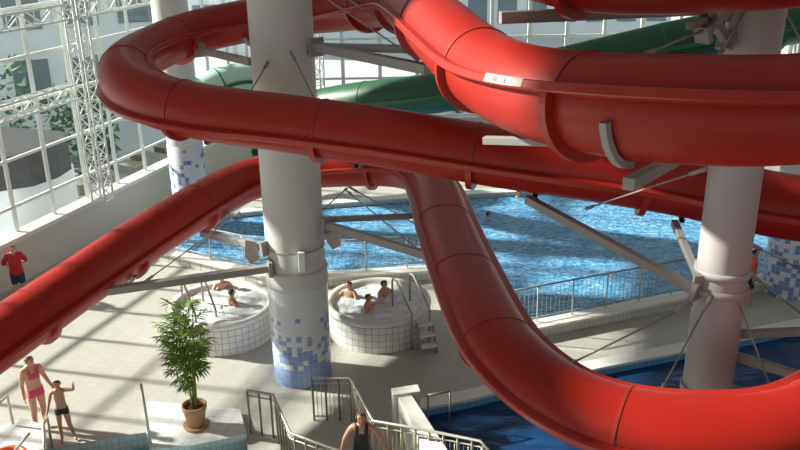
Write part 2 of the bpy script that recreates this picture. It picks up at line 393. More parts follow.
# ---- lattice trusses inside the side wall
def truss(name, a, b, w, d, n, label, cat, group=None, chord=.034, side=None):
    a = V(a); b = V(b); t = (b - a).normalized(); L = (b - a).length
    up = side or (V((0, 0, 1)) if abs(t.z) < .9 else V((.966, -.259, 0)))
    s = t.cross(up).normalized(); u = s.cross(t)
    e = empty(name, a, 0, label, cat, group)
    cs = [s * x * w / 2 + u * z * d / 2 for x, z in ((-1, -1), (1, -1), (1, 1), (-1, 1))]
    for c in cs: MB().tube([c, c + t * L], chord, 6).build('chord', WSTEEL, e)
    lac = MB()
    for f in range(4):
        c0, c1 = cs[f], cs[(f + 1) % 4]
        for i in range(n):
            p, q = t * L * i / n, t * L * (i + 1) / n
            if i % 2: c0, c1 = c1, c0
            lac.beam(c0 + p, c1 + q, chord * .8, chord * .8); lac.beam(c0 + p, c1 + p, chord * .7, chord * .7)
            if i % 2: c0, c1 = c1, c0
    lac.build('lacing', WSTEEL, e, bevel=-1)
    return e
truss('lattice_column', fp(25.2, 1.42, .55), fp(25.2, 9.4, .55), .45, .45, 18, 'white lattice steel column standing before the left glass wall', 'column')
truss('lattice_column', (-3.4, 35.5, 0), (-3.4, 35.5, 10), .5, .5, 18, 'white lattice steel column far behind, right of the tall white column', 'column')
truss('lattice_beam', fp(9, 7.15, .45), fp(24.8, 7.15, .45), .35, .42, 26, 'upper white lattice beam along the left glass wall', 'beam', 'lattice beams')
truss('lattice_beam', fp(9, 4.9, .45), fp(24.8, 4.9, .45), .35, .42, 26, 'lower white lattice beam along the left glass wall', 'beam', 'lattice beams')
truss('lattice_beam', fp(25.7, 7.15, .45), fp(36, 7.15, .45), .35, .42, 24, 'white lattice beam beyond the lattice column', 'beam', 'lattice beams')
truss('lattice_beam', (-4, YF - .6, 6.3), (4, YF - .6, 6.3), .4, .7, 10, 'white lattice beam before the far glass, seen left of the white column', 'beam', 'lattice beams')

# ------------------------------------------------------------------ columns
CL = (-2.24, 16.75, 0)
c = empty('round_column', CL, 0, 'large round white column with blue mosaic foot between the two hot tubs', 'column')
MB().lathe([(.62, 2.5), (.62, 13)], seg=64).build('shaft', WHITE, c)
MB().lathe([(.645, 0), (.645, 2.32)], seg=64).build('mosaic_cladding', COLT, c, label='tiled foot sprinkled with blue squares')
MB().lathe([(.62, 2.32), (.665, 2.32), (.675, 2.40), (.66, 2.48), (.66, 2.62), (.675, 2.66), (.66, 2.72), (.62, 2.72)], seg=64).build('collar_ring', WHITE, c)
e = empty('junction_box', (0, 0, 0), 0); e.parent = c
bb = MB(); bb.box(-.09, .05, -.10, .06, -.22, .22)
pb = (-2.01, 16.10, 3.06)
x_ = V(pb) - V(CL)
bo = bb.build('box', WSTEEL, c, bevel=.015, loc=x_); bpy.data.objects.remove(e)
MB().lathe([(.625, 3.18), (.632, 3.18), (.632, 3.21), (.625, 3.21)], seg=64).build('strap', GREYST, c)

CR = (4.52, 10.9, 0)
c = empty('round_column', (CR[0], CR[1], -1.6), 0, 'slimmer round grey column standing in the dark landing pool', 'column')
MB().lathe([(.35, 0), (.35, 14)], seg=48).build('shaft', COLR, c)
for z in (4.35, 4.72, 6.35, 6.62):
    MB().lathe([(.345, z), (.385, z), (.385, z + .10), (.345, z + .10)], seg=48).build('clamp_ring', COLR, c)
def round_col(x, y, r, h, label):
    c = empty('round_column', (x, y, 0), 0, label, 'column')
    MB().lathe([(r - .02, 2.9), (r - .02, h)], seg=48).build('shaft', WHITE, c)
    MB().lathe([(r, 0), (r, 2.9), (r - .02, 2.92)], seg=48).build('mosaic_cladding', FARM, c)
round_col(-6.75, 26, .56, 12, 'far round white column with blue mosaic foot near the left glass')
round_col(*(10.34, 20.63, 0.00)[:2], .62, 12, 'far round column with blue mosaic at the right, beyond the grey column')

# ------------------------------------------------------------------ water slides
def spline(pts, step=.13):
    P_ = [V(p[:3]) for p in pts]; out = []; bank = []
    bk = [p[3] if len(p) > 3 else 0 for p in pts]
    for i in range(len(P_) - 1):
        p0 = P_[max(i - 1, 0)]; p1 = P_[i]; p2 = P_[i + 1]; p3 = P_[min(i + 2, len(P_) - 1)]
        n = max(2, int((p2 - p1).length / step))
        d1 = math.sqrt((p1 - p0).length) or 1e-3; d2 = math.sqrt((p2 - p1).length); d3 = math.sqrt((p3 - p2).length) or 1e-3
        m1 = (p2 - p1) if i == 0 else d2 * ((p1 - p0) / d1 - (p2 - p0) / (d1 + d2) + (p2 - p1) / d2)
        m2 = (p2 - p1) if i == len(P_) - 2 else d2 * ((p2 - p1) / d2 - (p3 - p1) / (d2 + d3) + (p3 - p2) / d3)
        for k in range(n):
            t = k / n; a = t * t
            out.append((2 * a * t - 3 * a + 1) * p1 + (a * t - 2 * a + t) * m1 + (3 * a - 2 * a * t) * p2 + (a * t - a) * m2)
            s = a * (3 - 2 * t); bank.append(bk[i] * (1 - s) + bk[i + 1] * s)
    out.append(P_[-1]); bank.append(bk[-1])
    for _ in range(14):                                   # ease the joins between control points
        out = [out[0]] + [(out[i - 1] + out[i] * 2 + out[i + 1]) / 4 for i in range(1, len(out) - 1)] + [out[-1]]
        bank = [bank[0]] + [(bank[i - 1] + bank[i] * 2 + bank[i + 1]) / 4 for i in range(1, len(bank) - 1)] + [bank[-1]]
    fr = []
    for i in range(len(out)):
        t = (out[min(i + 1, len(out) - 1)] - out[max(i - 1, 0)]).normalized()
        s = t.cross(V((0, 0, 1))).normalized(); u = s.cross(t)
        b = math.radians(bank[i])                          # + lifts the right-hand side
        fr.append((out[i], t, s * math.cos(b) + u * math.sin(b), u * math.cos(b) - s * math.sin(b)))
    return fr

def sweep(fr, prof, closed=True):
    b = MB(); n = len(prof); vs = [f[0] + f[2] * a + f[3] * c_ * (f[4] if len(f) > 4 and c_ > 0 else 1) for f in fr for a, c_ in prof]; fs = []
    for i in range(len(fr) - 1):
        for k in range(n if closed else n - 1):
            fs.append((i * n + k, i * n + (k + 1) % n, (i + 1) * n + (k + 1) % n, (i + 1) * n + k))
    return b.add(vs, fs)

def slide(name, pts, label, r=.5, cap=1.0, cap_end=None, sec=17, m=RED, mf=REDF, mj=REDJ, saddles=(), offset=0, collar_low=.10, cat='water slide'):
    fr = spline(pts); e = empty(name, (0, 0, 0), 0, label, cat); e.location = fr[0][0]
    inv = Matrix.Translation(-e.location)
    def par(o): o.parent = e; o.matrix_parent_inverse = inv; return o
    circ = [(r * math.cos(2 * PI * k / 32), r * math.sin(2 * PI * k / 32)) for k in range(32)]
    ce = cap if cap_end is None else cap_end
    def capf(i):                                            # the cover gets rounder further along
        t = min(1, max(0, (i / len(fr) - .42) / .16)); return cap + (ce - cap) * t * t * (3 - 2 * t)
    cuts = list(range(offset, len(fr) - 3, sec)); cuts = ([0] if cuts[0] > 3 else []) + cuts + [len(fr) - 1]
    if len(cuts) > 2 and cuts[-1] - cuts[-2] < 6: cuts.pop(-2)
    for a, b_ in zip(cuts[:-1], cuts[1:]): par(sweep([(p, t, s, u, capf(a + q)) for q, (p, t, s, u) in enumerate(fr[a:b_ + 1])], circ).build('tube_section', m))
    for sg in (1, -1):
        pr = [(sg * (r - .03), .045), (sg * (r + .105), .045), (sg * (r + .12), .03), (sg * (r + .12), -.045), (sg * (r + .105), -.06), (sg * (r - .03), -.06)]
        o = sweep(fr, pr).build('side_flange', mf); par(o)
        for p in o.data.polygons: p.use_smooth = False
    for c_ in cuts[1:-1]:
        p, t, s, u = fr[c_]
        b_ = MB(); vs = []
        for k in range(33):
            a = PI + PI * k / 32                            # the lower half carries the bolted rim
            d = s * math.cos(a) + u * math.sin(a)
            for rr, tt in ((r - .01, -.05), (r + collar_low, -.05), (r + collar_low, .05), (r - .01, .05)): vs.append(p + d * rr + t * tt)
        fs = [(i * 4 + k, i * 4 + (k + 1) % 4, i * 4 + 4 + (k + 1) % 4, i * 4 + 4 + k) for i in range(32) for k in range(4)]
        b_.add(vs, fs, False)
        par(b_.build('joint_rim', mf))
        b_ = MB(); vs = []
        for k in range(33):
            a = PI * k / 32; d = s * math.cos(a) + u * math.sin(a) * capf(c_)
            for rr, tt in ((r - .01, -.022), (r + .012, -.022), (r + .012, .022), (r - .01, .022)): vs.append(p + d * rr + t * tt)
        b_.add(vs, fs, False); par(b_.build('joint_seam', mj))
    for at in saddles:                                      # steel cradle under the nearest bit of tube
        i = min(range(len(fr)), key=lambda q: (fr[q][0] - V(at)).length); p, t, s, u = fr[i]
        vs = []; n = 16
        for k in range(n + 1):
            a = PI * 1.16 + PI * .46 * k / n; d = s * math.cos(a) + u * math.sin(a)
            for rr, tt in ((r + .02, -.05), (r + .085, -.035), (r + .085, .035), (r + .02, .035)): vs.append(p + d * rr + t * (tt + .12))
        b_ = MB().add(vs, [(q * 4 + k, q * 4 + (k + 1) % 4, q * 4 + 4 + (k + 1) % 4, q * 4 + 4 + k) for q in range(n) for k in range(4)], False)
        par(b_.build('support_cradle', GREYST, label='grey steel cradle under the tube'))
    return e, fr

def B_(p, b): return (p[0], p[1], p[2], b)
UP = [(7.5, 9.4, 8.7, 10), (5.6, 7.9, 8.45, -20), B_((3.62, 7.50, 8.16), -24), B_((2.72, 7.50, 8.18), -26), B_((2.01, 8.10, 8.10), -24), B_((1.47, 9.20, 8.00), -20), B_((1.12, 10.60, 7.96), -14), B_((0.67, 12.70, 8.16), -8), B_((0.28, 15.40, 8.23), 0), B_((-0.23, 18.00, 8.02), 8), B_((-1.27, 19.60, 7.70), 10),
      B_((-2.49, 20.30, 7.53), 8), B_((-3.72, 20.60, 7.32), 4), B_((-4.74, 20.30, 7.15), -8), B_((-5.37, 18.80, 6.99), -22), B_((-5.46, 17.00, 6.89), -28), B_((-4.81, 15.60, 6.72), -26), B_((-3.60, 14.80, 6.55), -18), B_((-1.69, 14.25, 6.40), -12), B_((0.02, 13.70, 6.25), -8), B_((1.63, 13.20, 6.08), -6), B_((3.17, 12.80, 5.94), -6), B_((4.67, 12.50, 5.74), -4), B_((5.77, 12.10, 5.56), -2), (7.6, 12.0, 5.4, 0), (9.5, 12.6, 5.2, 0)]
slide('tube_slide', UP, 'upper red tube slide with the near right bend and the wide loop at left', offset=8, sec=20,
      saddles=((2.36, 7.80, 8.12), (-3.42, 14.80, 6.51), (-0.82, 14.00, 6.31), (2.15, 13.10, 6.00), (4.46, 12.55, 5.75), (-3.48, 20.60, 7.37)))
LOW = [(9.2, 12.8, 4.3, 0), (7.3, 10.6, 4.1, 6), B_((4.83, 8.77, 3.95), 13), B_((3.61, 8.75, 3.90), 13), B_((2.98, 8.88, 3.90), 12), B_((2.48, 9.13, 3.90), 10), B_((2.06, 9.58, 3.90), 7), B_((1.74, 10.23, 3.88), 4), B_((1.47, 11.02, 3.87), 2), B_((1.33, 11.95, 3.86), 0), B_((1.22, 12.90, 3.86), 0), B_((1.10, 14.22, 3.84), 0), B_((0.94, 16.23, 3.82), 0), B_((0.84, 17.92, 3.80), 0), B_((0.60, 19.71, 3.75), -6), B_((-0.03, 20.57, 3.70), -8), B_((-1.26, 20.97, 3.60), -6), B_((-2.57, 21.10, 3.50), -4), B_((-3.80, 20.63, 3.40), -3), B_((-4.65, 19.20, 3.30), -2), B_((-5.37, 17.76, 3.18), 0), B_((-6.44, 15.30, 2.95), 0), B_((-7.21, 13.56, 2.75), 0), B_((-7.97, 11.87, 2.55), 0)]
slide('tube_slide', LOW, 'lower red tube slide sweeping down to the left and the bottom right', r=.53, cap=.56, cap_end=1.0, offset=22, sec=19,
      saddles=((-5.77, 16.38, 3.05), (-4.52, 19.49, 3.30)))
OVER = [(8.5, 9.6, 9.6, 0), B_((3.87, 9.40, 9.31), 0), B_((3.19, 9.60, 9.26), 0), B_((2.31, 10.00, 9.22), 0), B_((1.63, 10.80, 9.33), 0), B_((1.04, 12.50, 9.64), 0)]
slide('tube_slide', OVER, 'red tube slide passing overhead at the top right edge', offset=19, sec=30, saddles=())
GRN = [B_((-4.74, 29.50, 1.08), 0), B_((-4.13, 28.50, 2.81), 0), B_((-2.16, 26.50, 3.90), 0), B_((0.95, 24.80, 4.61), 0), B_((3.47, 24.00, 5.20), 0), B_((5.59, 23.50, 5.76), 0), B_((7.85, 23.00, 6.35), 0), B_((10.21, 23.00, 6.73), 0), B_((13.61, 23.50, 7.11), 0)]
slide('tube_slide', GRN, 'dark green tube slide passing behind the red ones', r=.60, m=GREEN, mf=GREENR, mj=GREENR, offset=6, sec=22)
PAL = [B_((-6.61, 28.60, 3.98), 0), B_((-6.33, 28.80, 4.13), 0), B_((-5.78, 29.20, 4.25), 0), B_((-4.98, 29.60, 4.23), 0), B_((-3.99, 29.80, 3.67), 0), B_((-3.36, 29.80, 2.28), 0)]
slide('tube_slide', PAL, 'pale translucent tube slide with green rims far behind the white column', r=.55, m=PALEG, mf=GREENR, mj=GREENR, offset=4, sec=9, collar_low=.07)

# pale patch with small dark marks on the near tube's flange
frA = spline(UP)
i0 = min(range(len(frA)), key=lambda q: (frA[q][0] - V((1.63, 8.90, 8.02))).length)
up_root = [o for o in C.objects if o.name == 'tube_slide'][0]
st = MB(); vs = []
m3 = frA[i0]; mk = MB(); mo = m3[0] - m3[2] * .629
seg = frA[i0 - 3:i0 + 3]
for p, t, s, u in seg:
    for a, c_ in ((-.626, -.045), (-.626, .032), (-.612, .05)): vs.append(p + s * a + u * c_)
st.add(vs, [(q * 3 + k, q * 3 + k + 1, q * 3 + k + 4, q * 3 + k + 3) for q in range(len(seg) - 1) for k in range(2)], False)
o = st.build('patch', PALEP, up_root, bevel=-1, label='pale patch on the flange'); o.matrix_parent_inverse = Matrix.Translation(-up_root.location)
for q0 in (-.16, .02, .07):                                # small dark marks on it
    mk.add([mo + m3[1] * (q0 + a) + m3[3] * c_ for a, c_ in ((0, -.025), (.03, -.025), (.03, .02), (0, .02))], [(0, 1, 2, 3)], False)
bpy.context.view_layer.update()
ok_ = mk.build('small_marks', MARKD, o, bevel=-1, kind='stuff'); ok_.matrix_parent_inverse = o.matrix_world.inverted()

# ------------------------------------------------------------------ supports and rods
def arm(a, b, w, h, label, group='grey steel arms holding the slides', plate=True, name='support_arm'):
    a = V(a); b = V(b); e = empty(name, a, 0, label, 'support arm', group); d = b - a
    MB().beam((0, 0, 0), d, w, h).build('beam', GREYST, e, bevel=.008)
    if plate:
        t = d.normalized()
        MB().beam(-t * .03, t * .05, w * 1.9, h * 2.2).build('end_plate', GREYST, e)
    return e
def rod(a, b, label, r=.014, group='tie rods between columns and slides'):
    a = V(a); b = V(b); e = empty('tie_rod', a, 0, label, 'rod', group); d = b - a; t = d.normalized()
    MB().tube([(0, 0, 0), d], r, 6).build('bar', RODM, e)
    L = min(.28, d.length * .15)
    MB().tube([(0, 0, 0), t * L], r * 2.2, 8).build('turnbuckle', GREYST, e)
    MB().tube([d - t * L * .6, d], r * 1.9, 8).build('fork_end', GREYST, e)
arm((-2.73, 16.30, 2.83), (-5.81, 15.30, 2.83), .16, .15, 'long arm from the white column to the left red tube, above the left tub')
arm((-2.80, 16.40, 3.24), (-4.50, 18.00, 2.97), .14, .14, 'short arm left of the white column above the blue pool')
arm((-1.83, 16.60, 3.77), (0.27, 18.00, 3.30), .10, .12, 'thin level arm right of the white column across the blue pool')
arm((-1.53, 16.40, 3.73), (0.96, 14.60, 3.62), .12, .16, 'pale sunlit arm right of the white column sloping to the red tube')
arm((-1.71, 16.50, 7.38), (0.58, 14.20, 7.65), .13, .13, 'upper arm high on the white column, right side')
arm((-1.55, 16.40, 7.38), (0.48, 13.40, 7.48), .16, .16, 'lower arm high on the white column sloping down right')
arm((-4.51, 19.60, 6.84), (-2.88, 16.90, 7.02), .14, .14, 'arm high on the left side of the white column')
arm((4.14, 10.75, 4.81), (2.05, 12.90, 5.46), .13, .13, 'long diagonal arm left of the grey column over the blue pool')
arm((4.17, 10.75, 4.96), (4.22, 12.20, 5.29), .10, .10, 'short steep arm on the grey column just above the long diagonal one')
arm((1.01, 9.70, 7.33), (2.10, 9.00, 7.47), .10, .09, 'short bracket beam under the near red tube, left of its bend', plate=False)
arm((2.13, 7.50, 7.49), (4.04, 10.60, 7.03), .12, .12, 'bracket beam under the near red tube running to the grey column', plate=False)
arm((4.85, 10.95, 4.01), (6.17, 10.60, 4.24), .12, .10, 'upper level arm to the right of the grey column over dark water')
arm((4.85, 10.95, 3.66), (6.05, 9.90, 3.69), .12, .12, 'lower sloping arm to the right of the grey column over dark water')
arm((1.24, 10.40, 8.65), (4.12, 10.80, 8.67), .14, .14, 'beam at top centre running to the grey column', plate=False)
arm((4.13, 10.75, 8.28), (3.44, 10.00, 8.89), .11, .11, 'strut at the top of the grey column, left side')
arm((3.59, 10.10, 8.46), (4.19, 10.60, 8.83), .10, .10, 'crossing strut at the top left of the grey column')
arm((4.06, 10.75, 8.63), (3.36, 9.90, 8.59), .10, .10, 'stub bracket at the top left of the grey column')
rod((-2.45, 16.15, 7.15), (-2.70, 14.90, 6.71), 'rod on the front of the white column slanting down left')
rod((-2.00, 16.12, 7.34), (-1.40, 14.60, 6.66), 'rod on the front of the white column slanting down right')
rod((-1.58, 18.60, 8.10), (0.34, 14.00, 7.52), 'upper thin rod crossing in front of the far red strand')
rod((-1.11, 18.60, 8.09), (0.54, 14.00, 7.55), 'second thin rod crossing in front of the far red strand')
rod((4.03, 10.65, 6.63), (2.89, 12.40, 5.46), 'bright rod from the grey column across the middle red strand')
rod((4.05, 10.65, 4.66), (2.25, 10.20, 3.97), 'rod from the grey column down left to the red tube over the deck')
rod((4.29, 10.60, 4.80), (3.57, 10.15, 3.56), 'steep rod left on the grey column above dark water')
rod((4.60, 10.65, 4.90), (5.11, 10.00, 3.50), 'steep rod right of the grey column above dark water')
rod((4.90, 11.00, 5.41), (6.77, 12.00, 4.24), 'upper rod to the right of the grey column before the mosaic column')
rod((4.93, 11.00, 4.98), (6.68, 11.40, 3.55), 'lower rod to the right of the grey column')
rod((2.61, 9.00, 8.43), (3.54, 10.00, 8.51), 'bright rod at top right above the near red tube')
rod((4.00, 10.60, 8.10), (4.26, 10.55, 8.74), 'dark rod on the left edge of the grey column at the top')
rod((4.82, 10.90, 8.70), (5.79, 12.00, 7.84), 'rod right of the grey column at the top')
rod((-5.22, 15.60, 2.83), (-3.52, 17.60, 3.61), 'rod from the left red tube rising right over the deck')
rod((-1.73, 16.90, 3.79), (-1.23, 18.90, 3.69), 'short rod right of the white column rising to the far red tube')
rod((-1.19, 19.00, 3.69), (0.88, 17.40, 3.00), 'upper long thin rod over the blue pool between column and red tube')
rod((-1.26, 19.00, 3.61), (0.47, 15.60, 3.38), 'lower long thin rod over the blue pool between column and red tube')
def gusset(p, label, rz):
    p = V(p); MB().add([(x, y, z) for y in (-.03, .03) for x, z in ((-.1, .26), (.13, .2), (.16, -.2), (-.02, -.3), (-.14, -.1))],
        [(0, 1, 2, 3, 4), (9, 8, 7, 6, 5)] + [(i, 5 + i, 5 + (i + 1) % 5, (i + 1) % 5) for i in range(5)], False).build('gusset_plate', PLATE, None, label=label, cat='bracket', group='gusset plates on the white column', loc=p).rotation_euler = (0, 0, rz)
gusset((-3.14, 16.50, 3.14), 'pale beige plate on the left side of the white column', .2)
gusset((-1.41, 16.55, 3.42), 'pale beige plate on the right side of the white column', -.1)

# ------------------------------------------------------------------ hot tubs
def tub(x, y, label, wlabel):
    e = empty('hot_tub', (x, y, 0), 0, label, 'hot tub', 'round hot tubs')
    MB().lathe([(1.26, 0), (1.26, .70)], seg=72).build('tiled_wall', TUBT, e)
    MB().lathe([(1.26, .70), (1.30, .71), (1.31, .76), (1.29, .82), (1.18, .83), (1.12, .80), (1.06, .71), (.98, .69), (.95, .3)], seg=72).build('rim', COPING, e)
    b = MB(); n = 26; rings = 14; rnd = random.Random(3)
    vs = [(0, 0, .74)]
    for i in range(1, rings + 1):
        for k in range(48):
            r = 1.07 * i / rings; a = 2 * PI * k / 48
            vs.append((r * math.cos(a), r * math.sin(a), .74 + rnd.uniform(-.025, .025)))
    fs = [(0, 1 + k, 1 + (k + 1) % 48) for k in range(48)]
    for i in range(rings - 1):
        for k in range(48):
            a = 1 + i * 48; fs.append((a + k, a + 48 + k, a + 48 + (k + 1) % 48, a + (k + 1) % 48))
    b.add(vs, fs).build('bubbling_water', FOAM, e, label='white foaming water')
tub(-.57, 18.86, 'round white tiled hot tub right of the white column', '')
tub(-4.40, 18.84, 'round white tiled hot tub left of the white column, behind the plant', '')
# steps and handrails of the right tub
s = empty('tub_steps', (0.45, 17.66, 0.00), .25, 'small steps at the right side of the right hot tub', 'steps')
for k in range(3): MB().box(-.02, .36, -.16 + k * .17, .04 + k * .17, .16 + k * .2, .2 + k * .2).build('step', COPING, s, bevel=.01)
for sx in (-.03, .35): MB().add([(sx + q, y, z) for q in (0, .03) for y, z in ((-.16, 0), (-.02, 0), (.38, .6), (.22, .6))], [(0, 1, 2, 3), (7, 6, 5, 4), (0, 4, 5, 1), (1, 5, 6, 2), (2, 6, 7, 3), (3, 7, 4, 0)], False).build('stringer', GREYST, s)
for hp_, sg_, lb_ in (((0.24, 17.76, 0.00), 1, 'pair of bent steel handrails at the right hot tub'), ((-4.85, 17.93, 0.00), .9, 'pair of bent dark handrails at the left hot tub behind the plant top')):
  h = empty('handrail', hp_, 0, lb_, 'handrail')
  for dx, dy in ((0, 0), (.42, .28)):
    q = [(dx, dy, 0), (dx, dy, .95), (dx - .35, dy + .55, 1.55), (dx - .43, dy + .7, 1.55), (dx - .45, dy + .72, 1.45), (dx - .45, dy + .72, .8)]
    MB().tube(q, .026, 8).build('rail', GREYST, h)

# ------------------------------------------------------------------ railings
def polyline_at(pts, d):
    for a, b in zip(pts[:-1], pts[1:]):
        L = (b - a).length
        if d <= L + 1e-6: return a + (b - a) * d / L
        d -= L
    return pts[-1]
def railing(pts, hgt, gap, label, mids=(.55,), bars=0, name='railing', rail=.024, post=.02, m=STEEL, mp=STEEL, panel_z=(.1, .82), group='steel railings', bar_r=.005):
    pts = [V(p) for p in pts]; o0 = pts[0].copy(); pts = [p - o0 for p in pts]
    e = empty(name, o0, 0, label, 'railing', group); total = sum((b - a).length for a, b in zip(pts[:-1], pts[1:])); up = V((0, 0, 1))
    MB().tube([p + up * hgt for p in pts], rail, 8).build('handrail', m, e)
    for z in mids: MB().tube([p + up * z for p in pts], rail * .6, 6).build('rail', m, e)
    n = max(1, round(total / gap))
    for i in range(n + 1):
        p = polyline_at(pts, total * i / n); MB().tube([p, p + up * hgt], post, 8).build('post', mp, e)
    if bars:
        b = MB(); k = int(total / bars)
        for i in range(1, k): p = polyline_at(pts, total * i / k); b.tube([p + up * panel_z[0], p + up * panel_z[1]], bar_r, 4)
        b.build('bar_panel', m, e, bevel=-1)
    return e
def along(i, j, n=1): return BIGPOOL[i], BIGPOOL[j]
off = V((0, -.12, 0))
def z3(p, dz=.32): return V((p[0], p[1], dz))
railing([z3(BIGPOOL[0]) + off, z3(BIGPOOL[1]) + off, z3(BIGPOOL[2]) + off], .95, 1.25, 'pool railing of fine bars behind the left hot tub', mids=(.12, .84), bars=.12, m=GREYST, mp=STEEL, panel_z=(.12, .84))
railing([z3(BIGPOOL[2]) + off, z3(BIGPOOL[3]) + off], .95, 1.25, 'pool railing of fine bars behind the right hot tub', mids=(.12, .84), bars=.12, m=GREYST, mp=STEEL, panel_z=(.12, .84))
railing([z3(BIGPOOL[4]) + off, z3(BIGPOOL[5]) + off], .95, .95, 'pool railing along the blue pool between red tube and grey column', mids=(.12,), bars=.12, m=GREYST, mp=STEEL, panel_z=(.12, .9))
R1 = [(-3.07, 14.50, 1.00)[:2], (-2.53, 14.31, 1.00)[:2], (-2.05, 13.03, 1.00)[:2], (-1.19, 12.50, 1.00)[:2], (0.27, 11.79, 1.00)[:2]]
R2 = [(-1.83, 14.91, 1.00)[:2], (-1.06, 14.89, 1.00)[:2], (-0.56, 13.37, 1.00)[:2], (0.30, 13.09, 1.00)[:2], (1.36, 12.69, 1.00)[:2], (1.51, 12.34, 1.00)[:2]]
railing([(p[0], p[1], 0) for p in R1], 1.0, .26, 'steel railing with dark posts to the left of the woman in black', mids=(.88,), rail=.028, post=.022, mp=DARKST)
railing([(p[0], p[1], 0) for p in R2], 1.0, .27, 'steel railing with dark posts behind and right of the woman in black', mids=(.88, .1), bars=.085, bar_r=.008, rail=.028, post=.022, mp=DARKST, panel_z=(.1, .88))
# small handrails at the front left
def bent_rail(pts, label):
    o0 = V(pts[0]); e = empty('handrail', o0, 0, label, 'handrail', 'single steel handrails')
    MB().tube([V(p) - o0 for p in pts], .028, 8).build('rail', STEEL, e)
bent_rail([(-7.70, 14.30, 0.44), (-7.70, 14.30, 1.08), (-7.70, 14.00, 1.14), (-7.84, 13.60, 0.87)], 'bent steel handrail at the left edge beside the tiled block')
bent_rail([(-6.94, 14.14, 0.00), (-6.86, 14.00, 0.78), (-6.71, 13.50, 0.96), (-6.44, 12.70, 0.53)], 'bent steel handrail in front of the boy')
bent_rail([(-4.94, 14.02, 0.00), (-5.00, 14.10, 1.42)], 'upright steel post at the left corner of the plant platform')
bent_rail([(-7.06, 13.00, 0.75), (-6.89, 13.30, 0.91)], 'short dark rod on the tiled block at the left')

# ------------------------------------------------------------------ front furniture of the deck
def plinth(poly, z0, z1, label, name='tiled_platform'):
    e = empty(name, (poly[0][0], poly[0][1], 0), 0, label, 'platform')
    q = [(p[0] - poly[0][0], p[1] - poly[0][1]) for p in poly]
    MB().prism(q, z0, z1 - .02).build('base', PALEBLUE, e)
    b = MB().prism(q, z1 - .02, z1); b.build('tiled_top', PLINTHT, e)
plinth([(-5.44, 15.55, 0.12), (-3.40, 15.19, 0.12), (-3.11, 14.29, 0.12), (-4.20, 13.93, 0.12), (-4.87, 13.82, 0.12)], 0, .12, 'low white tiled platform carrying the potted plant')
plinth([(-7.62, 14.56, 0.40), (-7.08, 14.30, 0.40), (-6.49, 12.87, 0.40), (-8.18, 12.35, 0.40), (-8.41, 13.97, 0.40)], 0, .4, 'white tiled block at the bottom left corner')
b = MB(); c0 = (-7.34, 13.20, 0.81)
e = empty('swim_ring', (c0[0], c0[1], .45), 0, 'orange swim ring lying on the white tiled block', 'swim ring')
b.tube([(.3 * math.cos(2 * PI * k / 24), .3 * math.sin(2 * PI * k / 24), 0) for k in range(25)], .055, 10); b.build('ring', ORANGE, e)
W0 = [(-0.23, 14.73, 0.85), (0.31, 14.87, 0.85), (0.36, 14.60, 0.85), (-0.19, 14.47, 0.85)]
W1 = [(-0.13, 14.59, 0.80), (0.14, 14.65, 0.80), (0.81, 12.66, 0.80), (0.43, 12.58, 0.80)]
e = empty('parapet_wall', (W0[0][0], W0[0][1], 0), 0, 'thick white parapet wall at the edge of the dark pool', 'low wall')
MB().prism([(p[0] - W0[0][0], p[1] - W0[0][1]) for p in W0], 0, .85).build('end_block', COPING, e, bevel=.015)
MB().prism([(p[0] - W0[0][0], p[1] - W0[0][1]) for p in W1], 0, .8).build('wall_body', COPING, e, bevel=.01)
railing([(.5, 14.6, -.15), (.95, 14.75, -.15)], .9, .42, 'small ladder rails standing in the dark pool by the red tube', mids=(), rail=.02, post=.018, m=DARKST, mp=DARKST)

# potted plant
pc = (-4.18, 14.49, 0.12)
e = empty('potted_plant', (pc[0], pc[1] + .12, .12), 0, 'tall leafy green plant in a terracotta pot on the white tiled platform', 'plant')
MB().lathe([(0, 0), (.25, 0), (.27, .05), (.25, .05), (.0, .03)], seg=32).build('saucer', TERRA, e)
pot_ = MB().lathe([(0, .04), (.17, .04), (.225, .40), (.245, .41), (.25, .50), (.235, .51), (.21, .50), (.20, .42)], seg=36).build('pot', TERRA, e)
MB().lathe([(.205, .44), (0, .46)], seg=24).build('soil', SOIL, pot_)
rnd = random.Random(11); fol = MB(); stems = []
for k in range(7):
    a = 2 * PI * k / 7; r0 = rnd.uniform(.02, .07); top = rnd.uniform(2.3, 2.85) if k else 2.95; lean = rnd.uniform(.08, .27)
    pts = [V((math.cos(a) * (r0 + lean * t ** 1.5), math.sin(a) * (r0 + lean * t ** 1.5), .42 + (top - .42) * t)) for t in [i / 8 for i in range(9)]]
    stems.append(pts); MB().tube(pts, [.022 - .016 * i / 8 for i in range(9)], 6).build('stem', BARK, e)
def leaf(p, d, L, wd):
    d = d.normalized(); s_ = d.cross(V((0, 0, 1))).normalized(); vs = []
    for t, ww, dr in ((0, .15, 0), (.25, .85, .02), (.5, 1, -.02), (.78, .6, -.10), (1, .03, -.22)):
        q = p + d * L * t + V((0, 0, dr * L))
        vs += [q - s_ * wd * ww + V((0, 0, wd * .35 * ww)), q, q + s_ * wd * ww + V((0, 0, wd * .35 * ww))]
    fol.add(vs, [(i * 3 + k, i * 3 + k + 1, i * 3 + k + 4, i * 3 + k + 3) for i in range(4) for k in range(2)])
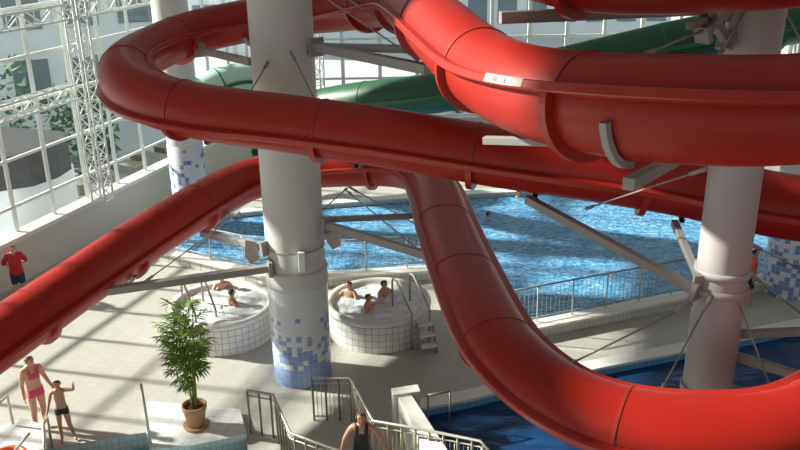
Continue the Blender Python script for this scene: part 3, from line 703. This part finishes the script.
for pts in stems:
    for n in range(15):
        t = .33 + .67 * (n + rnd.random() * .6) / 15.5; i = min(7, int(t * 8)); p = pts[i].lerp(pts[i + 1], min(1, t * 8 - i))
        a = rnd.uniform(0, 2 * PI); d = V((math.cos(a), math.sin(a), rnd.uniform(.1, .8)))
        fl = rnd.uniform(.20, .36) * (1.1 if t < .75 else .8)         # a leaf stalk with leaflets on both sides
        tip = p + d.normalized() * fl
        fol.tube([p, tip], .006, 4)
        for m_ in range(5):
            f = .35 + .65 * m_ / 4; q = p.lerp(tip, f)
            for sg in (1, -1):
                aa = a + sg * (1.05 - .12 * m_); leaf(q, V((math.cos(aa), math.sin(aa), rnd.uniform(-.25, .3))), rnd.uniform(.15, .24), .018)
        leaf(tip, d, .22, .022)
fol.build('foliage', LEAF, e, bevel=-1)

# ------------------------------------------------------------------ people
BASEJ = dict(pelvis=((0, 0, .93), .125), belly=((0, .005, 1.06), .112), chest=((0, .0, 1.25), .125), upper=((0, .01, 1.38), .095), neck=((0, .012, 1.475), .05),
    jaw=((0, -.012, 1.53), .066), head=((0, -.010, 1.60), .086), crown=((0, .0, 1.655), .066))
for sd, sg in (('l', 1), ('r', -1)):
    BASEJ.update({'sh' + sd: ((sg * .165, .012, 1.385), .06), 'el' + sd: ((sg * .215, .03, 1.12), .043), 'wr' + sd: ((sg * .235, -.04, .88), .029), 'pa' + sd: ((sg * .24, -.06, .80), .033),
        'hi' + sd: ((sg * .085, 0, .86), .098), 'kn' + sd: ((sg * .095, -.012, .48), .06), 'ca' + sd: ((sg * .097, .012, .33), .055), 'an' + sd: ((sg * .10, .025, .085), .037), 'to' + sd: ((sg * .115, -.115, .035), .034)})
EDGES = ['pelvis-belly', 'belly-chest', 'chest-upper', 'upper-neck', 'neck-jaw', 'jaw-head', 'head-crown']
for sd in 'lr': EDGES += ['upper-sh' + sd, 'sh%s-el%s' % (sd, sd), 'el%s-wr%s' % (sd, sd), 'wr%s-pa%s' % (sd, sd), 'pelvis-hi' + sd, 'hi%s-kn%s' % (sd, sd), 'kn%s-ca%s' % (sd, sd), 'ca%s-an%s' % (sd, sd), 'an%s-to%s' % (sd, sd)]

def person(label, loc, rz, scale=1, pose={}, skin=SKIN, hair=HAIRD, clothes=(), long_hair=False, head_turn=0, fat=1, group=None):
    J = {k: [V(v[0]), v[1] * (fat if k not in ('head', 'jaw', 'crown', 'neck') else 1)] for k, v in BASEJ.items()}
    for k, p in pose.items(): J[k][0] = V(p)
    names = list(J); me = bpy.data.meshes.new('body')
    me.from_pydata([J[n][0] for n in names], [[names.index(q) for q in ed.split('-')] for ed in EDGES], [])
    o = bpy.data.objects.new('body', me); C.objects.link(o)
    md = o.modifiers.new('skin', 'SKIN'); md.use_smooth_shade = True
    if not me.skin_vertices: me.skin_vertices.new()
    for i, n in enumerate(names):
        sv = me.skin_vertices[0].data[i]; r = J[n][1]
        sv.radius = (r, r); sv.use_root = (n == 'pelvis')
        if n in ('pelvis', 'belly', 'chest', 'upper'): sv.radius = (r * 1.18, r * .86)
    sb = o.modifiers.new('sub', 'SUBSURF'); sb.levels = 2 if group else 3; sb.render_levels = sb.levels
    dg = bpy.context.evaluated_depsgraph_get(); dg.update()
    me2 = bpy.data.meshes.new_from_object(o.evaluated_get(dg)); bpy.data.objects.remove(o)
    e = empty('person', loc, rz, label, 'person', group); e.scale = (scale,) * 3
    # hands, nose and ears join the body mesh
    ex = MB()
    for sd, sg in (('l', 1), ('r', -1)):
        pa, wr, el = J['pa' + sd][0], J['wr' + sd][0], J['el' + sd][0]
        d = (pa - wr).normalized(); s_ = d.cross(V((0, 0, 1)) if abs(d.z) < .8 else V((1, 0, 0))).normalized(); n_ = s_.cross(d)
        for q, (off_, L) in enumerate(((-.026, .065), (-.009, .078), (.009, .074), (.026, .058))):
            b0 = pa + s_ * off_ + d * .012
            ex.tube([b0, b0 + d * L * .5, b0 + d * L * .8 + n_ * L * .2, b0 + d * L * .95 + n_ * L * .42], [.0095, .009, .008, .006], 6)
        b0 = pa - d * .02 - s_ * .02 * sg
        ex.tube([b0, b0 - s_ * sg * .035 + d * .02, b0 - s_ * sg * .045 + d * .05], [.011, .01, .007], 6)
    hp = J['head'][0]
    fd = Matrix.Rotation(head_turn, 3, 'Z') @ V((0, -1, 0)); sd_ = Matrix.Rotation(head_turn, 3, 'Z') @ V((1, 0, 0))
    nz = hp + fd * .088 + V((0, 0, -.025)); ex.tube([nz + V((0, 0, .045)), nz + fd * .012, nz + fd * .022 + V((0, 0, -.012)), nz - V((0, 0, .02))], [.006, .011, .013, .006], 6)
    for sg in (1, -1): ex.ball(hp + sd_ * sg * .084 + V((0, 0, -.015)), .013, .02, .03, 8)
    bm = bmesh.new(); bm.from_mesh(me2)
    tmp = bpy.data.meshes.new('tmp'); tmp.from_pydata(ex.v, [], ex.f); bm.from_mesh(tmp); bpy.data.meshes.remove(tmp)
    for f in bm.faces: f.smooth = True
    body = bpy.data.meshes.new('body'); bm.to_mesh(body); body.materials.clear(); body.materials.append(skin)
    bo = bpy.data.objects.new('body', body); C.objects.link(bo); bo.parent = e
    b0 = bmesh.new(); b0.from_mesh(me2); b0.normal_update()
    def near(c):
        return min(EDGES, key=lambda ed: seg_d(c, J[ed.split('-')[0]][0], J[ed.split('-')[1]][0]) )
    def shell(name, m, pred, t):
        bm2 = b0.copy()
        bm2.normal_update()
        kill = [f for f in bm2.faces if not pred(f.calc_center_median(), near(f.calc_center_median()))]
        for v in bm2.verts: v.co += v.normal * t
        bmesh.ops.delete(bm2, geom=kill, context='FACES')
        left = set(bm2.faces); isl = []
        while left:
            st_ = [left.pop()]; cur = list(st_)
            while st_:
                for ed_ in st_.pop().edges:
                    for g_ in ed_.link_faces:
                        if g_ in left: left.discard(g_); st_.append(g_); cur.append(g_)
            isl.append(cur)
        isl.sort(key=len)
        for cur in isl[:-1]: bmesh.ops.delete(bm2, geom=cur, context='FACES')
        bmesh.ops.delete(bm2, geom=[v_ for v_ in bm2.verts if not v_.link_faces], context='VERTS')
        if bm2.faces:
            mm = bpy.data.meshes.new(name); bm2.to_mesh(mm); mm.materials.clear(); mm.materials.append(m)
            oo = bpy.data.objects.new(name, mm); C.objects.link(oo); oo.parent = e
            so_ = oo.modifiers.new('thick', 'SOLIDIFY'); so_.thickness = .006; so_.offset = -1
        bm2.free()
    def hairp(c, ed):
        v = c - hp
        if not (ed in ('jaw-head', 'head-crown') or (long_hair and ed == 'neck-jaw')): return False
        return v.z > .045 or (v.dot(fd) < .015 and v.z > (-.14 if long_hair else -.05))
    shell('hair', hair, hairp, .018)
    for nm, m, pred, t in clothes: shell(nm, m, pred, t)
    for sg in (1, -1):
        MB().ball(hp + fd * .083 + sd_ * sg * .032 + V((0, 0, .008)), .012, .012, .008, 8).build('eye', EYE, e)
    MB().ball(hp + fd * .076 + V((0, 0, -.062)), .024, .012, .008, 8).build('mouth', LIPS, e)
    b0.free(); return e
def seg_d(c, a, b):
    ab = b - a; t = max(0, min(1, (c - a).dot(ab) / max(1e-9, ab.length_squared))); return (c - (a + ab * t)).length
TORSO = ('pelvis-belly', 'belly-chest', 'chest-upper', 'upper-shl', 'upper-shr', 'pelvis-hil', 'pelvis-hir')
LEGS = ('hil-knl', 'hir-knr'); ARMS = ('shl-ell', 'shr-elr')
guard_clothes = [('shirt', REDC, lambda c, ed: (ed in TORSO and c.z > .84) or (ed in ARMS), .02),
                 ('shorts', NAVY, lambda c, ed: (ed in TORSO + LEGS and .55 < c.z < .96), .018)]
bikini = [('bikini_bottom', PINK, lambda c, ed: ed in TORSO + LEGS and .80 < c.z < .96, .008),
          ('bikini_top', PINK, lambda c, ed: ed in TORSO and (1.20 < c.z < 1.31 or (1.3 < c.z < 1.42 and .05 < abs(c.x) < .10)), .01)]
trunks = [('swim_briefs', BLACKC, lambda c, ed: ed in TORSO + LEGS and .80 < c.z < .95, .008)]
suit = [('swimsuit', BLACKC, lambda c, ed: (ed in TORSO + LEGS and .80 < c.z < 1.30) or (ed in TORSO and 1.28 < c.z < 1.45 and .05 < abs(c.x) < .11), .009)]
p = (-10.28, 20.85, 0.00)
person('lifeguard in red shirt and navy shorts standing by the left wall', (p[0], p[1], 0), .5, .95, skin=SKIN, clothes=guard_clothes, hair=HAIRB, fat=1.12,
       pose=dict(ell=(.30, .10, 1.14), wrl=(.12, .19, 1.02), pal=(.03, .20, 1.0), elr=(-.30, .10, 1.14), wrr=(-.12, .19, 1.02), par=(-.03, .21, .98)))
p = (-7.39, 14.79, 0.00)
person('woman in pink bikini standing beside the boy', (p[0], p[1], 0), .75, 1.0, clothes=bikini, skin=SKIN, hair=HAIRB, head_turn=.5, fat=1.1,
       pose=dict(ell=(.24, .02, 1.12), wrl=(.30, -.12, .93), pal=(.32, -.18, .88), knr=(-.10, -.03, .48)))
p = (-6.71, 14.33, 0.00)
person('boy in dark swim briefs with one arm raised beside the woman', (p[0], p[1], 0), .35, .83, clothes=trunks, skin=SKIN2, hair=HAIRD, fat=.92,
       pose=dict(ell=(.34, -.08, 1.40), wrl=(.36, -.22, 1.58), pal=(.36, -.26, 1.64), elr=(-.24, -.05, 1.14), wrr=(-.30, -.2, .98), par=(-.33, -.25, .93), knl=(.13, -.10, .48), anl=(.18, .02, .085), tol=(.22, -.11, .035), cal=(.16, -.04, .32)))
p = (-0.73, 12.58, 1.20)
person('brown haired woman in a black swimsuit between the steel railings', (p[0], 12.58, 0), .05, 1.02, clothes=suit, skin=SKIN2, hair=HAIRB, long_hair=True, fat=1.04,
       pose=dict(ell=(.33, -.02, 1.16), wrl=(.42, -.10, 1.0), pal=(.45, -.14, .97), elr=(-.30, .02, 1.14), wrr=(-.36, -.08, .94), par=(-.38, -.12, .88)))
SIT = dict(hil=(.09, -.02, .86), hir=(-.09, -.02, .86), knl=(.12, -.44, .90), knr=(-.12, -.44, .90), cal=(.12, -.43, .74), car=(-.12, -.43, .74), anl=(.12, -.40, .50), anr=(-.12, -.40, .50), tol=(.12, -.54, .46), tor=(-.12, -.54, .46),
           ell=(.30, -.10, 1.15), wrl=(.30, -.34, 1.12), pal=(.29, -.42, 1.12), elr=(-.30, -.10, 1.15), wrr=(-.30, -.34, 1.12), par=(-.29, -.42, 1.12))
def bather(px, dz, rz, label, sk, hr, cl):
    p = px; person(label, (p[0], p[1], dz), rz, 1.0, pose=SIT, skin=sk, hair=hr, clothes=cl, group='bathers in the hot tubs')
ZB = -.53
bather((-1.30, 19.23, 0.85), ZB, -.5, 'bather with brown hair at the far left of the right hot tub', SKIN, HAIRB, bikini)
bather((-0.43, 19.25, 0.85), ZB, .9, 'dark haired bather at the far side of the right hot tub', SKIN, HAIRD, trunks)
bather((-0.80, 18.48, 0.85), ZB, 1.2, 'bather in the middle of the right hot tub', SKIN, HAIRB, trunks)
bather((-4.59, 19.83, 0.85), ZB, .4, 'bather at the far side of the left hot tub', SKIN, HAIRB, trunks)
bather((-4.16, 18.88, 0.85), ZB, 2.1, 'dark haired bather in the middle of the left hot tub', SKIN2, HAIRD, trunks)
def swimmer(p, rz, label, sk=SKIN): person(label, (p[0], p[1], -1.28), rz, 1.0, pose=dict(ell=(.34, -.12, 1.34), wrl=(.30, -.42, 1.40), pal=(.28, -.5, 1.41), elr=(-.34, -.12, 1.34), wrr=(-.30, -.42, 1.40), par=(-.28, -.5, 1.41)), skin=sk, hair=HAIRD, clothes=trunks, group='swimmers in the blue pool')
swimmer((2.90, 26.14, 0.16), 1.4, 'dark haired swimmer in the blue pool right of the red tube')
swimmer((4.16, 28.19, 0.16), .3, 'swimmer near the far edge of the blue pool')
p = (9.03, 19.89, 0.00)
person('person in an orange shirt half hidden behind the grey column', (p[0], p[1], 0), 1.2, .92, clothes=[('shirt', ORANGE, lambda c, ed: (ed in TORSO and c.z > .84) or (ed in ARMS), .02), ('shorts', NAVY, lambda c, ed: (ed in TORSO + LEGS and .55 < c.z < .96), .018)], hair=HAIRD)
